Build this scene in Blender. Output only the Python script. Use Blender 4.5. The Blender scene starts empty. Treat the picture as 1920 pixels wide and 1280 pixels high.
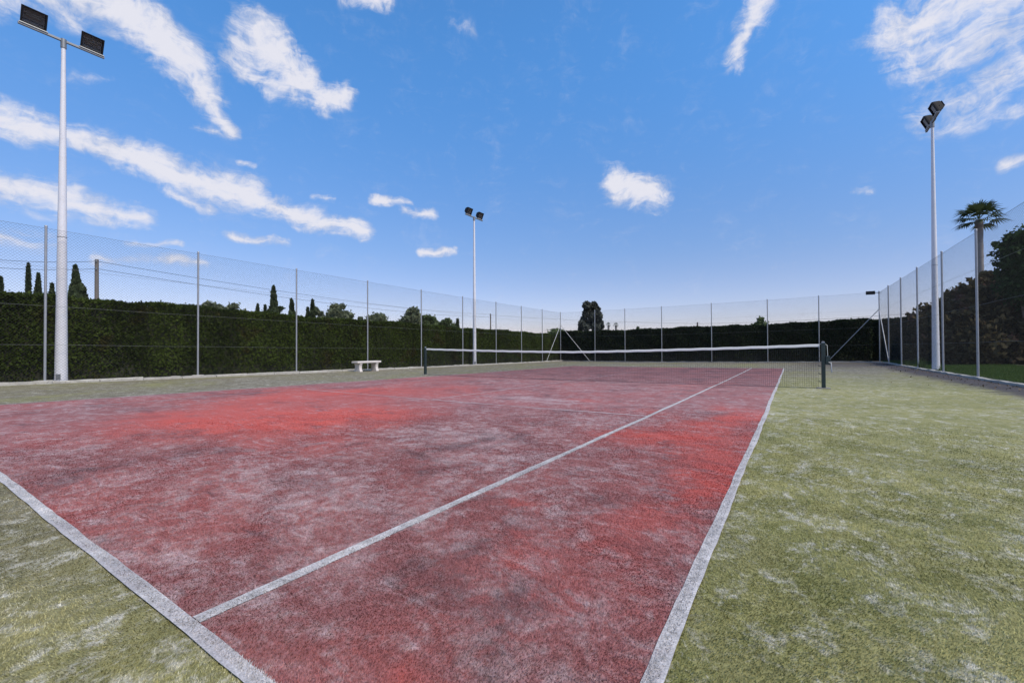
import bpy, bmesh, math, random
import numpy as np
from mathutils import Vector, Matrix

random.seed(7)
RNG = np.random.default_rng(11)
SC = bpy.context.scene
COL = SC.collection
PI = math.pi
R = math.radians

# ------------------------------------------------------------------ camera
CAM = np.array([5.783, -12.472, 1.0915])
YAW, PITCH, ROLL, FPX = 0.575338, 0.011104, -0.004157, 808.88
_f = np.array([-math.sin(YAW) * math.cos(PITCH), math.cos(YAW) * math.cos(PITCH), math.sin(PITCH)])
_r0 = np.array([math.cos(YAW), math.sin(YAW), 0.0])
_u0 = np.cross(_r0, _f)
_r = _r0 * math.cos(ROLL) + _u0 * math.sin(ROLL)
_u = -_r0 * math.sin(ROLL) + _u0 * math.cos(ROLL)
cam_data = bpy.data.cameras.new('camera')
cam = bpy.data.objects.new('camera', cam_data)
COL.objects.link(cam)
M = Matrix.Identity(4)
for i in range(3):
    M[i][0], M[i][1], M[i][2], M[i][3] = _r[i], _u[i], -_f[i], CAM[i]
cam.matrix_world = M
cam_data.sensor_width = 36.0
cam_data.lens = 36.0 * FPX / 1920.0
cam_data.clip_start = 0.05
cam_data.clip_end = 6000
SC.camera = cam

SC.view_settings.view_transform = 'Standard'
SC.view_settings.look = 'None'
SC.view_settings.gamma = 1.0
SC.view_settings.exposure = 0.0
SC.view_settings.use_curve_mapping = False
SC.cycles.max_bounces = 5
SC.cycles.transparent_max_bounces = 8
SC.cycles.sample_clamp_indirect = 4.0

# ------------------------------------------------------------------ sun and sky
SUN_AZ = 98.0      # degrees from +Y towards +X
SUN_EL = 52.0
sd = bpy.data.lights.new('sun', 'SUN')
sd.energy = 3.5
sd.angle = R(9.0)
sd.color = (1.0, 0.87, 0.70)
so = bpy.data.objects.new('sun', sd)
COL.objects.link(so)
_sv = Vector((math.sin(R(SUN_AZ)) * math.cos(R(SUN_EL)), math.cos(R(SUN_AZ)) * math.cos(R(SUN_EL)), math.sin(R(SUN_EL))))
so.rotation_euler = _sv.to_track_quat('Z', 'Y').to_euler()
so.location = (20, 20, 40)


class NT:
    """small helper for writing node trees as expressions"""
    def __init__(self, tree):
        self.t = tree
        self.n = tree.nodes
        self.l = tree.links

    def put(self, sock, v):
        if isinstance(v, bpy.types.NodeSocket):
            self.l.new(v, sock)
        elif v is not None:
            try:
                sock.default_value = v
            except Exception:
                sock.default_value = (v, v, v)

    def m(self, op, a, b=None, c=None, clamp=False):
        nd = self.n.new('ShaderNodeMath')
        nd.operation = op
        nd.use_clamp = clamp
        for i, v in enumerate((a, b, c)):
            if v is not None:
                self.put(nd.inputs[i], v)
        return nd.outputs[0]

    def v(self, op, a, b=None, s=None):
        nd = self.n.new('ShaderNodeVectorMath')
        nd.operation = op
        self.put(nd.inputs[0], a)
        if b is not None:
            self.put(nd.inputs[1], b)
        if s is not None:
            self.put(nd.inputs['Scale'], s)
        return nd.outputs['Value'] if op in ('DOT_PRODUCT', 'LENGTH', 'DISTANCE') else nd.outputs['Vector']

    def sep(self, v):
        nd = self.n.new('ShaderNodeSeparateXYZ')
        self.l.new(v, nd.inputs[0])
        return nd.outputs

    def comb(self, x=0, y=0, z=0):
        nd = self.n.new('ShaderNodeCombineXYZ')
        for i, q in enumerate((x, y, z)):
            self.put(nd.inputs[i], q)
        return nd.outputs[0]

    def noise(self, vec, scale, detail=4, rough=0.55, dist=0.0, out=0):
        nd = self.n.new('ShaderNodeTexNoise')
        self.put(nd.inputs['Vector'], vec)
        nd.inputs['Scale'].default_value = scale
        nd.inputs['Detail'].default_value = detail
        nd.inputs['Roughness'].default_value = rough
        nd.inputs['Distortion'].default_value = dist
        return nd.outputs[out]

    def step(self, x, lo, hi):
        nd = self.n.new('ShaderNodeMapRange')
        nd.interpolation_type = 'SMOOTHSTEP'
        self.put(nd.inputs[0], x)
        self.put(nd.inputs[1], lo)
        self.put(nd.inputs[2], hi)
        return nd.outputs[0]

    def lin(self, x, lo, hi, a=0.0, b=1.0):
        nd = self.n.new('ShaderNodeMapRange')
        self.put(nd.inputs[0], x)
        for i, q in enumerate((lo, hi, a, b)):
            self.put(nd.inputs[i + 1], q)
        return nd.outputs[0]

    def mix(self, f, a, b):
        nd = self.n.new('ShaderNodeMix')
        nd.data_type = 'RGBA'
        self.put(nd.inputs[0], f)
        for i, q in ((6, a), (7, b)):
            if isinstance(q, tuple) and len(q) == 3:
                q = (*q, 1.0)
            self.put(nd.inputs[i], q)
        return nd.outputs[2]

    def val(self, col, k):
        nd = self.n.new('ShaderNodeHueSaturation')
        self.put(nd.inputs['Color'], col)
        self.put(nd.inputs['Value'], k)
        return nd.outputs[0]

    def coord(self, name='Object'):
        return self.n.new('ShaderNodeTexCoord').outputs[name]

    def attr(self, name):
        nd = self.n.new('ShaderNodeAttribute')
        nd.attribute_name = name
        return nd.outputs['Fac']


def azel(px, py):
    d = _f + _r * (px - 960) / FPX - _u * (py - 640) / FPX
    d = d / np.linalg.norm(d)
    return math.atan2(d[0], d[1]), math.asin(d[2])


world = bpy.data.worlds.new('World')
SC.world = world
world.use_nodes = True
W = NT(world.node_tree)
for nd in list(W.n):
    W.n.remove(nd)
sky = W.n.new('ShaderNodeTexSky')
sky.sky_type = 'NISHITA'
sky.sun_disc = False
sky.sun_elevation = R(SUN_EL)
sky.sun_rotation = R(SUN_AZ)
sky.altitude = 60
sky.air_density = 1.0
sky.dust_density = 0.6
sky.ozone_density = 2.2
SKY_STRENGTH = 0.1
wd = W.v('NORMALIZE', W.coord('Generated'))
wx, wy, wz = W.sep(wd)
az = W.m('ARCTAN2', wx, wy)
el = W.m('ARCSINE', wz)
q0 = W.comb(az, el, 0.0)
# cloud-layer coordinates: where the view ray meets a flat layer overhead
inv = W.m('DIVIDE', 1.0, W.m('MAXIMUM', W.m('ADD', wz, 0.12), 0.03))
lay = W.comb(W.m('MULTIPLY', wx, inv), W.m('MULTIPLY', wy, inv), 0.0)
warp = W.v('SUBTRACT', W.noise(q0, 7.0, 4, 0.55, 0, 1), (0.5, 0.5, 0.5))
q1 = W.v('ADD', q0, W.v('SCALE', warp, s=0.07))
q = W.v('MULTIPLY', q1, (1.0, 1.0, 0.0))
# wisps along the wind
rip = W.v('MULTIPLY', q1, (9.0, 30.0, 1.0))

# the clouds in view as strokes across the sky: (from, to, half-width, weight), all as bearings and heights
strokes = [
    (-80, -30, 150, -15, 45, .8), (80, -50, 250, 30, 58, 1.0), (230, 20, 360, 130, 52, 1.0), (350, 120, 400, 190, 30, .9), (395, 190, 432, 240, 18, .85),
    (480, 60, 560, 150, 50, .95), (540, 120, 600, 185, 32, .95), (595, 180, 650, 178, 24, .9), (435, 105, 520, 160, 26, .8),
    (-40, 205, 60, 235, 38, .95), (50, 238, 190, 262, 24, .8), (130, 262, 240, 300, 24, .8), (210, 290, 330, 325, 30, 1.0),
    (310, 325, 470, 365, 36, 1.0), (450, 365, 590, 415, 24, .95), (580, 420, 685, 440, 20, .95), (310, 365, 400, 395, 13, .6),
    (-60, 345, 120, 372, 34, .85), (100, 375, 260, 408, 22, .75), (-40, 440, 80, 455, 22, .6), (180, 490, 380, 500, 15, .5),
    (435, 445, 540, 462, 11, .7), (700, 376, 765, 380, 10, .75), (752, 397, 812, 398, 12, .8), (788, 466, 856, 467, 10, .75),
    (585, 371, 618, 378, 8, .6), (240, 455, 340, 463, 9, .5),
    (1150, 335, 1225, 366, 32, 1.0),
    (1440, -40, 1415, 40, 42, .85), (1412, 45, 1378, 118, 25, .8),
    (1660, 55, 1960, -40, 62, .8), (1700, 70, 1960, 60, 70, .62), (1760, 190, 1960, 120, 50, .6), (1790, 225, 1960, 190, 22, .45),
    (1890, 298, 1960, 278, 15, .75),
    (650, -10, 730, 8, 22, .75), (840, 42, 890, 56, 12, .2),
    (140, 145, 215, 155, 12, .2), (360, 236, 410, 246, 11, .35), (1590, 357, 1632, 357, 8, .3), (450, 298, 476, 302, 7, .5),
]
cl = None
for (x0, y0, x1, y1, rad, wt) in strokes:
    a = azel(x0, y0)
    b = azel(x1, y1)
    mx, my = (x0 + x1) / 2, (y0 + y1) / 2
    e0 = azel(mx, my - rad)
    e1 = azel(mx, my + rad)
    rr = abs(e0[1] - e1[1]) / 2 * (1.25 if rad < 20 else 1.42)
    ba = (b[0] - a[0], b[1] - a[1], 0.0)
    L2 = ba[0] ** 2 + ba[1] ** 2
    pa = W.v('SUBTRACT', q, (a[0], a[1], 0.0))
    h = W.m('MULTIPLY', W.v('DOT_PRODUCT', pa, ba), 1.0 / L2, clamp=True)
    dist = W.v('DISTANCE', pa, W.v('SCALE', ba, s=h))
    c = W.m('MULTIPLY', W.m('SUBTRACT', 1.0, W.m('DIVIDE', dist, rr)), wt)
    cl = c if cl is None else W.m('SMOOTH_MAX', cl, c, 0.25)
# fuller broken cloud added over the unseen sky to whiten the ambient light
fb = W.noise(lay, 1.6, 6, 0.6, 0.6)
away = W.step(W.m('ABSOLUTE', W.m('ADD', az, YAW)), R(58), R(85))
up = W.step(el, R(45), R(60))
out = W.m('MAXIMUM', away, up)
cl2 = W.m('MULTIPLY', W.m('SUBTRACT', W.m('MULTIPLY', fb, 5.0), 2.3), out)
cl = W.m('MAXIMUM', cl, W.m('MULTIPLY', cl2, W.step(el, R(2), R(10))))
n_big = W.m('SUBTRACT', W.noise(q1, 14.0, 6, 0.62, 0.4), 0.5)
n_fine = W.m('SUBTRACT', W.noise(q1, 55.0, 5, 0.65, 0.5), 0.5)
n_rip = W.m('SUBTRACT', W.noise(rip, 1.6, 5, 0.62, 0.8), 0.5)
dens = W.m('ADD', cl, W.m('ADD', W.m('MULTIPLY', n_big, 1.7), W.m('ADD', W.m('MULTIPLY', n_rip, 1.25), W.m('MULTIPLY', n_fine, 0.75))))
cmask = W.m('MULTIPLY', W.step(dens, -0.05, 0.98), W.step(cl, -0.12, 0.30))
skyc = W.n.new('ShaderNodeHueSaturation')
W.l.new(sky.outputs[0], skyc.inputs['Color'])
skyc.inputs['Saturation'].default_value = 1.0
# deeper, cleaner blue overhead, paler towards the horizon
tint = W.mix(W.step(el, R(1), R(38)), (1.10, 1.04, 1.26), (0.96, 1.86, 2.48))
tint = W.mix(W.step(el, R(13), R(0)), tint, (1.36, 1.20, 1.50))
tn_ = W.n.new('ShaderNodeMix')
tn_.data_type = 'RGBA'
tn_.blend_type = 'MULTIPLY'
tn_.inputs[0].default_value = 1.0
W.l.new(skyc.outputs[0], tn_.inputs[6])
W.l.new(tint, tn_.inputs[7])
skyc.inputs['Value'].default_value = 1.0
CB = 1.0 / SKY_STRENGTH
shade = W.noise(q1, 16.0, 4, 0.55)
ccol = W.mix(W.step(W.m('ADD', W.m('MULTIPLY', dens, 0.5), shade), 0.45, 0.95), (0.50 * CB, 0.56 * CB, 0.72 * CB), (0.80 * CB, 0.80 * CB, 0.88 * CB))
final = W.mix(W.m('MULTIPLY', cmask, 0.97), tn_.outputs[2], ccol)
bg = W.n.new('ShaderNodeBackground')
W.l.new(final, bg.inputs[0])
bg.inputs[1].default_value = SKY_STRENGTH
wo = W.n.new('ShaderNodeOutputWorld')
W.l.new(bg.outputs[0], wo.inputs[0])


# ------------------------------------------------------------------ helpers
def gz(x, y):
    """height of the ground: gently falling away from the near right corner"""
    x = np.clip(x, -13, 13)
    y = np.clip(y, -17, 24)
    return 0.007371 * x - 0.010303 * y + 0.0005976 * x * x + 0.0002821 * x * y + 0.0001825 * y * y


def bearing(px, depth):
    """plan position seen at photo column px, at a depth along the view"""
    d = _f + _r * (px - 960) / FPX
    P = CAM + d * depth
    return float(P[0]), float(P[1])


def height(py, depth, px=960):
    d = _f + _r * (px - 960) / FPX - _u * (py - 640) / FPX
    return float(CAM[2] + d[2] * depth)


def link(o, parent=None):
    COL.objects.link(o)
    if parent is not None:
        o.parent = parent
    return o


def tag(o, label=None, cat=None, group=None, kind=None):
    for k, v in (('label', label), ('category', cat), ('group', group), ('kind', kind)):
        if v:
            o[k] = v
    return o


def empty(name, loc, label=None, cat=None, group=None, rz=0.0):
    o = bpy.data.objects.new(name, None)
    o.empty_display_size = 0.3
    o.location = loc
    o.rotation_euler = (0, 0, rz)
    link(o)
    return tag(o, label, cat, group)


def copy_tree(o, parent=None):
    c = o.copy()
    COL.objects.link(c)
    c.parent = parent
    for ch in list(o.children):
        copy_tree(ch, c)
    return c


class MB:
    def __init__(self):
        self.v = []
        self.f = []
        self.s = []
        self.mi = []

    def add(self, vs, fs, smooth=False, mi=0):
        k = len(self.v)
        self.v += [tuple(map(float, p)) for p in vs]
        for f in fs:
            self.f.append(tuple(i + k for i in f))
            self.s.append(smooth)
            self.mi.append(mi)

    def box(self, c, s, rot=None, taper=1.0):
        vs = []
        for z in (-.5, .5):
            t = taper if z > 0 else 1.0
            for x, y in ((-.5, -.5), (.5, -.5), (.5, .5), (-.5, .5)):
                vs.append(Vector((x * s[0] * t, y * s[1] * t, z * s[2])))
        if rot is not None:
            vs = [rot @ p for p in vs]
        self.add([p + Vector(c) for p in vs], [(3, 2, 1, 0), (4, 5, 6, 7), (0, 1, 5, 4), (1, 2, 6, 5), (2, 3, 7, 6), (3, 0, 4, 7)])

    def tube(self, pts, rads, n=10, cap=True, smooth=True):
        pts = [Vector(p) for p in pts]
        if not isinstance(rads, (list, tuple)):
            rads = [rads] * len(pts)
        vs, fs = [], []
        for i, p in enumerate(pts):
            a = pts[max(i - 1, 0)]
            b = pts[min(i + 1, len(pts) - 1)]
            t = (b - a).normalized()
            ref = Vector((0, 0, 1)) if abs(t.z) < 0.9 else Vector((1, 0, 0))
            x = t.cross(ref).normalized()
            y = t.cross(x)
            for k in range(n):
                w = 2 * PI * k / n + PI / n
                vs.append(p + (x * math.cos(w) + y * math.sin(w)) * rads[i])
        for i in range(len(pts) - 1):
            for k in range(n):
                fs.append((i * n + k, i * n + (k + 1) % n, (i + 1) * n + (k + 1) % n, (i + 1) * n + k))
        self.add(vs, fs, smooth)
        if cap:
            e = (len(pts) - 1) * n
            self.add(vs[:n], [tuple(range(n))][::-1])
            self.add(vs[e:], [tuple(range(n))])

    def mesh(self, name, mats):
        me = bpy.data.meshes.new(name)
        me.from_pydata(self.v, [], self.f)
        for m in (mats if isinstance(mats, (list, tuple)) else [mats]):
            me.materials.append(m)
        me.polygons.foreach_set('use_smooth', self.s)
        me.polygons.foreach_set('material_index', self.mi)
        me.update()
        return me

    def build(self, name, mats, parent=None, loc=(0, 0, 0), bevel=0.0):
        o = bpy.data.objects.new(name, self.mesh(name, mats))
        o.location = loc
        link(o, parent)
        if bevel:
            b = o.modifiers.new('bevel', 'BEVEL')
            b.width = bevel
            b.segments = 2
            b.limit_method = 'ANGLE'
        return o


def soup(name, V, nper, mats, parent=None, tone=None, mi=None, loc=(0, 0, 0)):
    """many separate little faces with nper corners each; V is (n*nper, 3)"""
    n = len(V) // nper
    me = bpy.data.meshes.new(name)
    me.vertices.add(len(V))
    me.vertices.foreach_set('co', np.ascontiguousarray(V, dtype=np.float32).ravel())
    me.loops.add(n * nper)
    me.loops.foreach_set('vertex_index', np.arange(n * nper, dtype=np.int32))
    me.polygons.add(n)
    me.polygons.foreach_set('loop_start', np.arange(0, n * nper, nper, dtype=np.int32))
    me.polygons.foreach_set('loop_total', np.full(n, nper, dtype=np.int32))
    for m in (mats if isinstance(mats, (list, tuple)) else [mats]):
        me.materials.append(m)
    if mi is not None:
        me.polygons.foreach_set('material_index', np.asarray(mi, dtype=np.int32))
    me.update(calc_edges=True)
    if tone is not None:
        at = me.attributes.new('tone', 'FLOAT', 'FACE')
        at.data.foreach_set('value', np.asarray(tone, dtype=np.float32))
    o = bpy.data.objects.new(name, me)
    o.location = loc
    return link(o, parent)


# ------------------------------------------------------------------ materials
def new_mat(name):
    m = bpy.data.materials.new(name)
    m.use_nodes = True
    t = NT(m.node_tree)
    b = t.n['Principled BSDF']
    return m, t, b


def bump(t, b, h, strength=0.4, dist=0.01):
    nd = t.n.new('ShaderNodeBump')
    nd.inputs['Strength'].default_value = strength
    nd.inputs['Distance'].default_value = dist
    t.l.new(h, nd.inputs['Height'])
    t.l.new(nd.outputs[0], b.inputs['Normal'])


def simple(name, col, rough=0.6, metal=0.0, var=0.15, scale=6.0, bmp=0.0, bscale=40.0, dirt=None, dirt_amt=0.5):
    m, t, b = new_mat(name)
    co = t.coord()
    n = t.noise(co, scale, 5, 0.6)
    c = t.mix(n, tuple(x * (1 - var) for x in col), tuple(min(1, x * (1 + var)) for x in col))
    if dirt:
        c = t.mix(t.m('MULTIPLY', t.step(t.noise(co, scale * 2.3, 6, 0.65, 0.8), 0.5, 0.72), dirt_amt), c, dirt)
    t.l.new(c, b.inputs['Base Color'])
    b.inputs['Roughness'].default_value = rough
    b.inputs['Metallic'].default_value = metal
    if bmp:
        bump(t, b, t.noise(co, bscale, 4, 0.6), bmp, 0.01)
    return m


def leaf_mat(name, dark, light, patch=0.8, trans=0.25, warm=None):
    m, t, b = new_mat(name)
    co = t.coord()
    tone = t.attr('tone')
    n = t.noise(co, patch, 4, 0.6)
    f = t.m('ADD', t.m('MULTIPLY', tone, 0.65), t.m('MULTIPLY', t.m('SUBTRACT', n, 0.35), 0.9), clamp=True)
    c = t.mix(f, dark, light)
    if warm:
        c = t.mix(t.step(t.noise(co, patch * 1.7, 3, 0.6), 0.56, 0.7), c, warm)
    t.l.new(c, b.inputs['Base Color'])
    b.inputs['Roughness'].default_value = 0.65
    b.inputs['Specular IOR Level'].default_value = 0.06
    if trans:
        tr = t.n.new('ShaderNodeBsdfTranslucent')
        t.l.new(t.val(c, 1.3), tr.inputs[0])
        mx = t.n.new('ShaderNodeMixShader')
        mx.inputs[0].default_value = trans
        t.l.new(b.outputs[0], mx.inputs[1])
        t.l.new(tr.outputs[0], mx.inputs[2])
        t.l.new(mx.outputs[0], t.n['Material Output'].inputs[0])
    return m


def blobs(t, xy, lst):
    """sum of soft worn patches at given places on the court: (x, y, rx, ry, weight)"""
    acc = None
    for (x, y, rx, ry, w) in lst:
        d = t.v('LENGTH', t.v('MULTIPLY', t.v('SUBTRACT', xy, (x, y, 0)), (1 / rx, 1 / ry, 0)))
        k = t.m('MULTIPLY', t.step(d, 1.3, 0.0), w)
        acc = k if acc is None else t.m('ADD', acc, k)
    return acc


def court_mat():
    m, t, b = new_mat('red_turf')
    co = t.coord()
    fi = t.attr('fibre')
    tone = t.attr('tone')
    xyz = t.sep(co)
    n1 = t.noise(co, 0.42, 6, 0.62, 0.5)
    n2 = t.noise(co, 1.7, 7, 0.64, 1.4)
    n2b = t.noise(t.v('MULTIPLY', co, (1.0, 2.6, 1.0)), 1.2, 6, 0.6, 2.0)
    n3 = t.noise(co, 8.0, 6, 0.68, 0.8)
    n4 = t.noise(co, 130.0, 3, 0.7)
    n5 = t.noise(co, 45.0, 4, 0.7)
    sat = blobs(t, t.v('ADD', co, t.v('SCALE', t.v('SUBTRACT', t.noise(co, 0.8, 4, 0.6, 0, 1), (.5, .5, .5)), s=2.2)), [
        (-0.6, -9.6, 2.3, 1.5, .75), (0.6, -8.7, 1.3, 1.3, .5), (-2.6, -7.2, 3.4, 2.6, .6), (-1.4, -4.6, 2.0, 1.7, .5), (4.95, -7.9, .75, 1.2, .7), (5.1, -6.0, .5, 1.5, .55), (5.2, -9.2, .35, .8, .45),
        (2.5, -5.0, .9, .4, .4), (2.2, -3.8, 1.4, .8, .3), (5.15, -10.3, .3, 1.0, .3), (-4.0, -1.8, 1.5, 3.0, .35), (4.75, -11.65, .12, .12, .3), (4.35, -11.2, .14, .2, .25), (4.5, -10.2, .25, .2, .35), (4.9, -10.9, .15, .15, .35)])
    grey = blobs(t, co, [(2.7, -8.9, .9, .7, .55), (3.6, -7.2, .5, .8, .35), (2.0, -5.5, 1.2, .5, .4), (3.7, -9.6, .8, .6, .3), (1.2, -5.2, 1.5, .3, .35), (3.0, -10.8, 1.0, .6, .25)])
    far = t.step(xyz[1], -3.0, 9.0)
    redness = t.m('ADD', t.m('MULTIPLY', n1, 0.9), t.m('SUBTRACT', t.m('MULTIPLY', sat, 0.60), 0.24))
    redness = t.m('SUBTRACT', redness, t.m('MULTIPLY', far, 0.35))
    base = t.mix(t.step(redness, 0.05, 0.85), (0.250, 0.104, 0.100), (0.52, 0.100, 0.078))
    # sand brushed into the pile
    sand = t.m('ADD', t.m('MULTIPLY', n2, 0.36), t.m('ADD', t.m('MULTIPLY', n2b, 0.3), t.m('MULTIPLY', n3, 0.64)))
    n6 = t.noise(co, 4.2, 7, 0.70, 1.8)
    sand = t.m('ADD', t.m('MULTIPLY', sand, 0.66), t.m('ADD', t.m('MULTIPLY', n6, 0.34), t.m('MULTIPLY', t.noise(t.v('ADD', co, (4.4, 1.7, 0)), 9.5, 7, 0.72, 2.2), 0.16)))
    sand = t.m('SUBTRACT', t.m('ADD', sand, t.m('MULTIPLY', grey, 0.15)), t.m('ADD', t.m('MULTIPLY', sat, 0.12), t.m('MULTIPLY', far, 0.07)))
    base = t.mix(t.m('MULTIPLY', t.step(sand, 0.62, 0.84), 0.85), base, (0.45, 0.345, 0.34))
    # dark soiling
    soil = t.m('ADD', t.noise(t.v('ADD', co, (7.3, 2.1, 0)), 1.1, 7, 0.66, 1.0), t.m('MULTIPLY', n3, 0.25))
    soil = t.m('ADD', soil, t.m('MULTIPLY', far, 0.10))
    base = t.mix(t.m('MULTIPLY', t.step(soil, 0.62, 0.86), 0.66), base, (0.090, 0.054, 0.060))
    # scuffs and brush marks: thin pale and dark drags in several directions
    for ang, st, off, amt, colr in ((18, 9, 0.0, .55, (0.52, 0.41, 0.42)), (-38, 7, 5.0, .45, (0.49, 0.38, 0.38)), (64, 8, 9.0, .45, (0.48, 0.38, 0.39)), (-12, 10, 13.0, .55, (0.085, 0.055, 0.065)), (40, 10, 21.0, .5, (0.11, 0.062, 0.070))):
        mp = t.n.new('ShaderNodeMapping')
        t.put(mp.inputs['Vector'], t.v('ADD', co, t.v('SCALE', t.v('SUBTRACT', t.noise(co, 0.9, 3, 0.6, 0, 1), (.5, .5, .5)), s=0.5)))
        mp.inputs['Rotation'].default_value = (0, 0, R(ang))
        mp.inputs['Scale'].default_value = (1.0, st, 1.0)
        mp.inputs['Location'].default_value = (off, off * 2, 0)
        nn_ = t.noise(mp.outputs[0], 2.3, 7, 0.72, 0.5)
        region = t.step(t.noise(t.v('ADD', co, (off, 0, 0)), 0.7, 3, 0.6), 0.42, 0.62)
        base = t.mix(t.m('MULTIPLY', t.m('MULTIPLY', t.step(nn_, 0.54, 0.70), region), amt), base, colr)
    g = t.m('ADD', t.m('MULTIPLY', n4, 0.9), t.m('MULTIPLY', n5, 0.7))
    base = t.val(base, t.m('ADD', t.lin(g, 0.5, 1.1, 0.55, 1.45), t.m('MULTIPLY', fi, t.m('SUBTRACT', t.m('MULTIPLY', tone, 0.9), 0.45))))
    t.l.new(base, b.inputs['Base Color'])
    b.inputs['Roughness'].default_value = 0.85
    b.inputs['Specular IOR Level'].default_value = 0.15
    bump(t, b, t.m('ADD', n3, t.m('ADD', t.m('MULTIPLY', n4, .3), t.m('MULTIPLY', n5, .5))), 0.35, 0.02)
    return m


def green_mat():
    m, t, b = new_mat('green_turf')
    co = t.coord()
    fi = t.attr('fibre')
    tone = t.attr('tone')
    x, y, z = t.sep(co)
    n1 = t.noise(co, 0.45, 6, 0.6, 0.5)
    n2 = t.noise(co, 2.3, 7, 0.66, 1.2)
    n2b = t.noise(t.v('MULTIPLY', co, (1.5, 1.0, 1.0)), 5.2, 6, 0.68, 0.9)
    n3 = t.noise(co, 14.0, 6, 0.7, 1.0)
    n4 = t.noise(co, 130.0, 3, 0.7)
    n5 = t.noise(co, 48.0, 4, 0.7)
    base = t.mix(t.step(n1, 0.35, 0.65), (0.252, 0.240, 0.102), (0.298, 0.276, 0.112))
    base = t.mix(t.step(t.m('ADD', n2, t.m('MULTIPLY', n3, 0.4)), 0.58, 0.86), base, (0.190, 0.188, 0.068))
    # left and far runs are greyer with trodden dirt
    gone = t.m('ADD', t.step(x, 5.5, 1.0), t.step(y, 0.0, 9.0), clamp=True)
    base = t.mix(t.m('MULTIPLY', gone, t.step(t.m('ADD', n1, t.m('MULTIPLY', n2, 0.5)), 0.40, 0.85)), base, (0.165, 0.145, 0.100))
    sand = t.m('ADD', t.m('MULTIPLY', n2b, 0.8), t.m('ADD', t.m('MULTIPLY', n3, 0.42), t.m('MULTIPLY', n1, 0.25)))
    base = t.mix(t.m('MULTIPLY', t.m('MULTIPLY', t.step(sand, 0.71, 0.90), 0.95), t.step(t.noise(co, 30.0, 4, 0.7, 0.6), 0.36, 0.58)), base, (0.48, 0.455, 0.38))
    base = t.mix(t.m('MULTIPLY', t.step(t.noise(t.v('ADD', co, (1.1, 6.2, 0)), 26.0, 5, 0.7, 1.2), 0.56, 0.68), t.m('MULTIPLY', t.step(n2, 0.38, 0.6), 0.6)), base, (0.52, 0.50, 0.42))
    # leaf dirt, moss and painted bush and hedge shade along right/far kerbs and corner
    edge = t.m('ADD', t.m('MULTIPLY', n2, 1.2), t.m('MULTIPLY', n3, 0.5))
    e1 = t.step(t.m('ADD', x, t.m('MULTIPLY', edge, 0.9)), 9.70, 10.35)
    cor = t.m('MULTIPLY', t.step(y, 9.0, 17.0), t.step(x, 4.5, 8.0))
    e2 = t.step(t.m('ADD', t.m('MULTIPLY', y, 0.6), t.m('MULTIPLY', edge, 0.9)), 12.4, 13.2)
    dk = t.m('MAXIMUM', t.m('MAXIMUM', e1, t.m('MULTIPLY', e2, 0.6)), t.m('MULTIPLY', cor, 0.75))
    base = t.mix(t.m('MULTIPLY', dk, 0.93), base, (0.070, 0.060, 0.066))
    soil = t.noise(t.v('ADD', co, (3.3, 9.1, 0)), 1.0, 7, 0.66, 0.8)
    base = t.mix(t.m('MULTIPLY', t.step(soil, 0.54, 0.76), t.lin(gone, 0, 1, 0.25, 0.55)), base, (0.080, 0.072, 0.045))
    g = t.m('ADD', t.m('MULTIPLY', n4, 0.9), t.m('MULTIPLY', n5, 0.9))
    base = t.val(base, t.m('ADD', t.lin(g, 0.6, 1.2, 0.66, 1.34), t.m('MULTIPLY', fi, t.m('SUBTRACT', t.m('MULTIPLY', tone, 1.0), 0.14))))
    t.l.new(base, b.inputs['Base Color'])
    b.inputs['Roughness'].default_value = 0.85
    b.inputs['Specular IOR Level'].default_value = 0.15
    bump(t, b, t.m('ADD', n3, t.m('ADD', t.m('MULTIPLY', n4, .3), t.m('MULTIPLY', n5, .6))), 0.4, 0.025)
    return m


def line_mat():
    m, t, b = new_mat('white_turf')
    co = t.coord()
    fi = t.attr('fibre')
    tone = t.attr('tone')
    x, y, z = t.sep(co)
    n2 = t.noise(co, 1.8, 6, 0.65, 1.0)
    n3 = t.noise(co, 16.0, 5, 0.7)
    n4 = t.noise(co, 140.0, 3, 0.7)
    c = t.mix(t.step(n3, 0.35, 0.7), (0.40, 0.38, 0.37), (0.62, 0.585, 0.565))
    c = t.mix(t.m('MULTIPLY', t.step(t.m('ADD', n2, t.m('MULTIPLY', n3, .3)), 0.62, 0.85), 0.6), c, (0.30, 0.26, 0.27))
    c = t.val(c, t.m('ADD', t.lin(n4, 0.3, 0.7, 0.62, 1.3), t.m('MULTIPLY', fi, t.m('SUBTRACT', t.m('MULTIPLY', tone, 0.8), 0.4))))
    t.l.new(c, b.inputs['Base Color'])
    b.inputs['Roughness'].default_value = 0.85
    b.inputs['Specular IOR Level'].default_value = 0.15
    bump(t, b, t.m('ADD', n3, n4), 0.35, 0.015)
    return m


def faint_line_mat():
    """lines on the left and in the middle, nearly worn into the sand: white only here and there"""
    m, t, b = new_mat('worn_white_turf')
    co = t.coord()
    n2 = t.noise(co, 0.9, 6, 0.65, 1.0)
    n3 = t.noise(co, 9.0, 5, 0.7)
    c = t.mix(t.step(t.m('ADD', n2, t.m('MULTIPLY', n3, .35)), 0.5, 0.9), (0.36, 0.22, 0.22), (0.50, 0.43, 0.43))
    c = t.val(c, t.lin(t.noise(co, 60.0, 3, 0.7), 0.3, 0.7, 0.8, 1.2))
    t.l.new(c, b.inputs['Base Color'])
    b.inputs['Roughness'].default_value = 0.85
    return m


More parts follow.
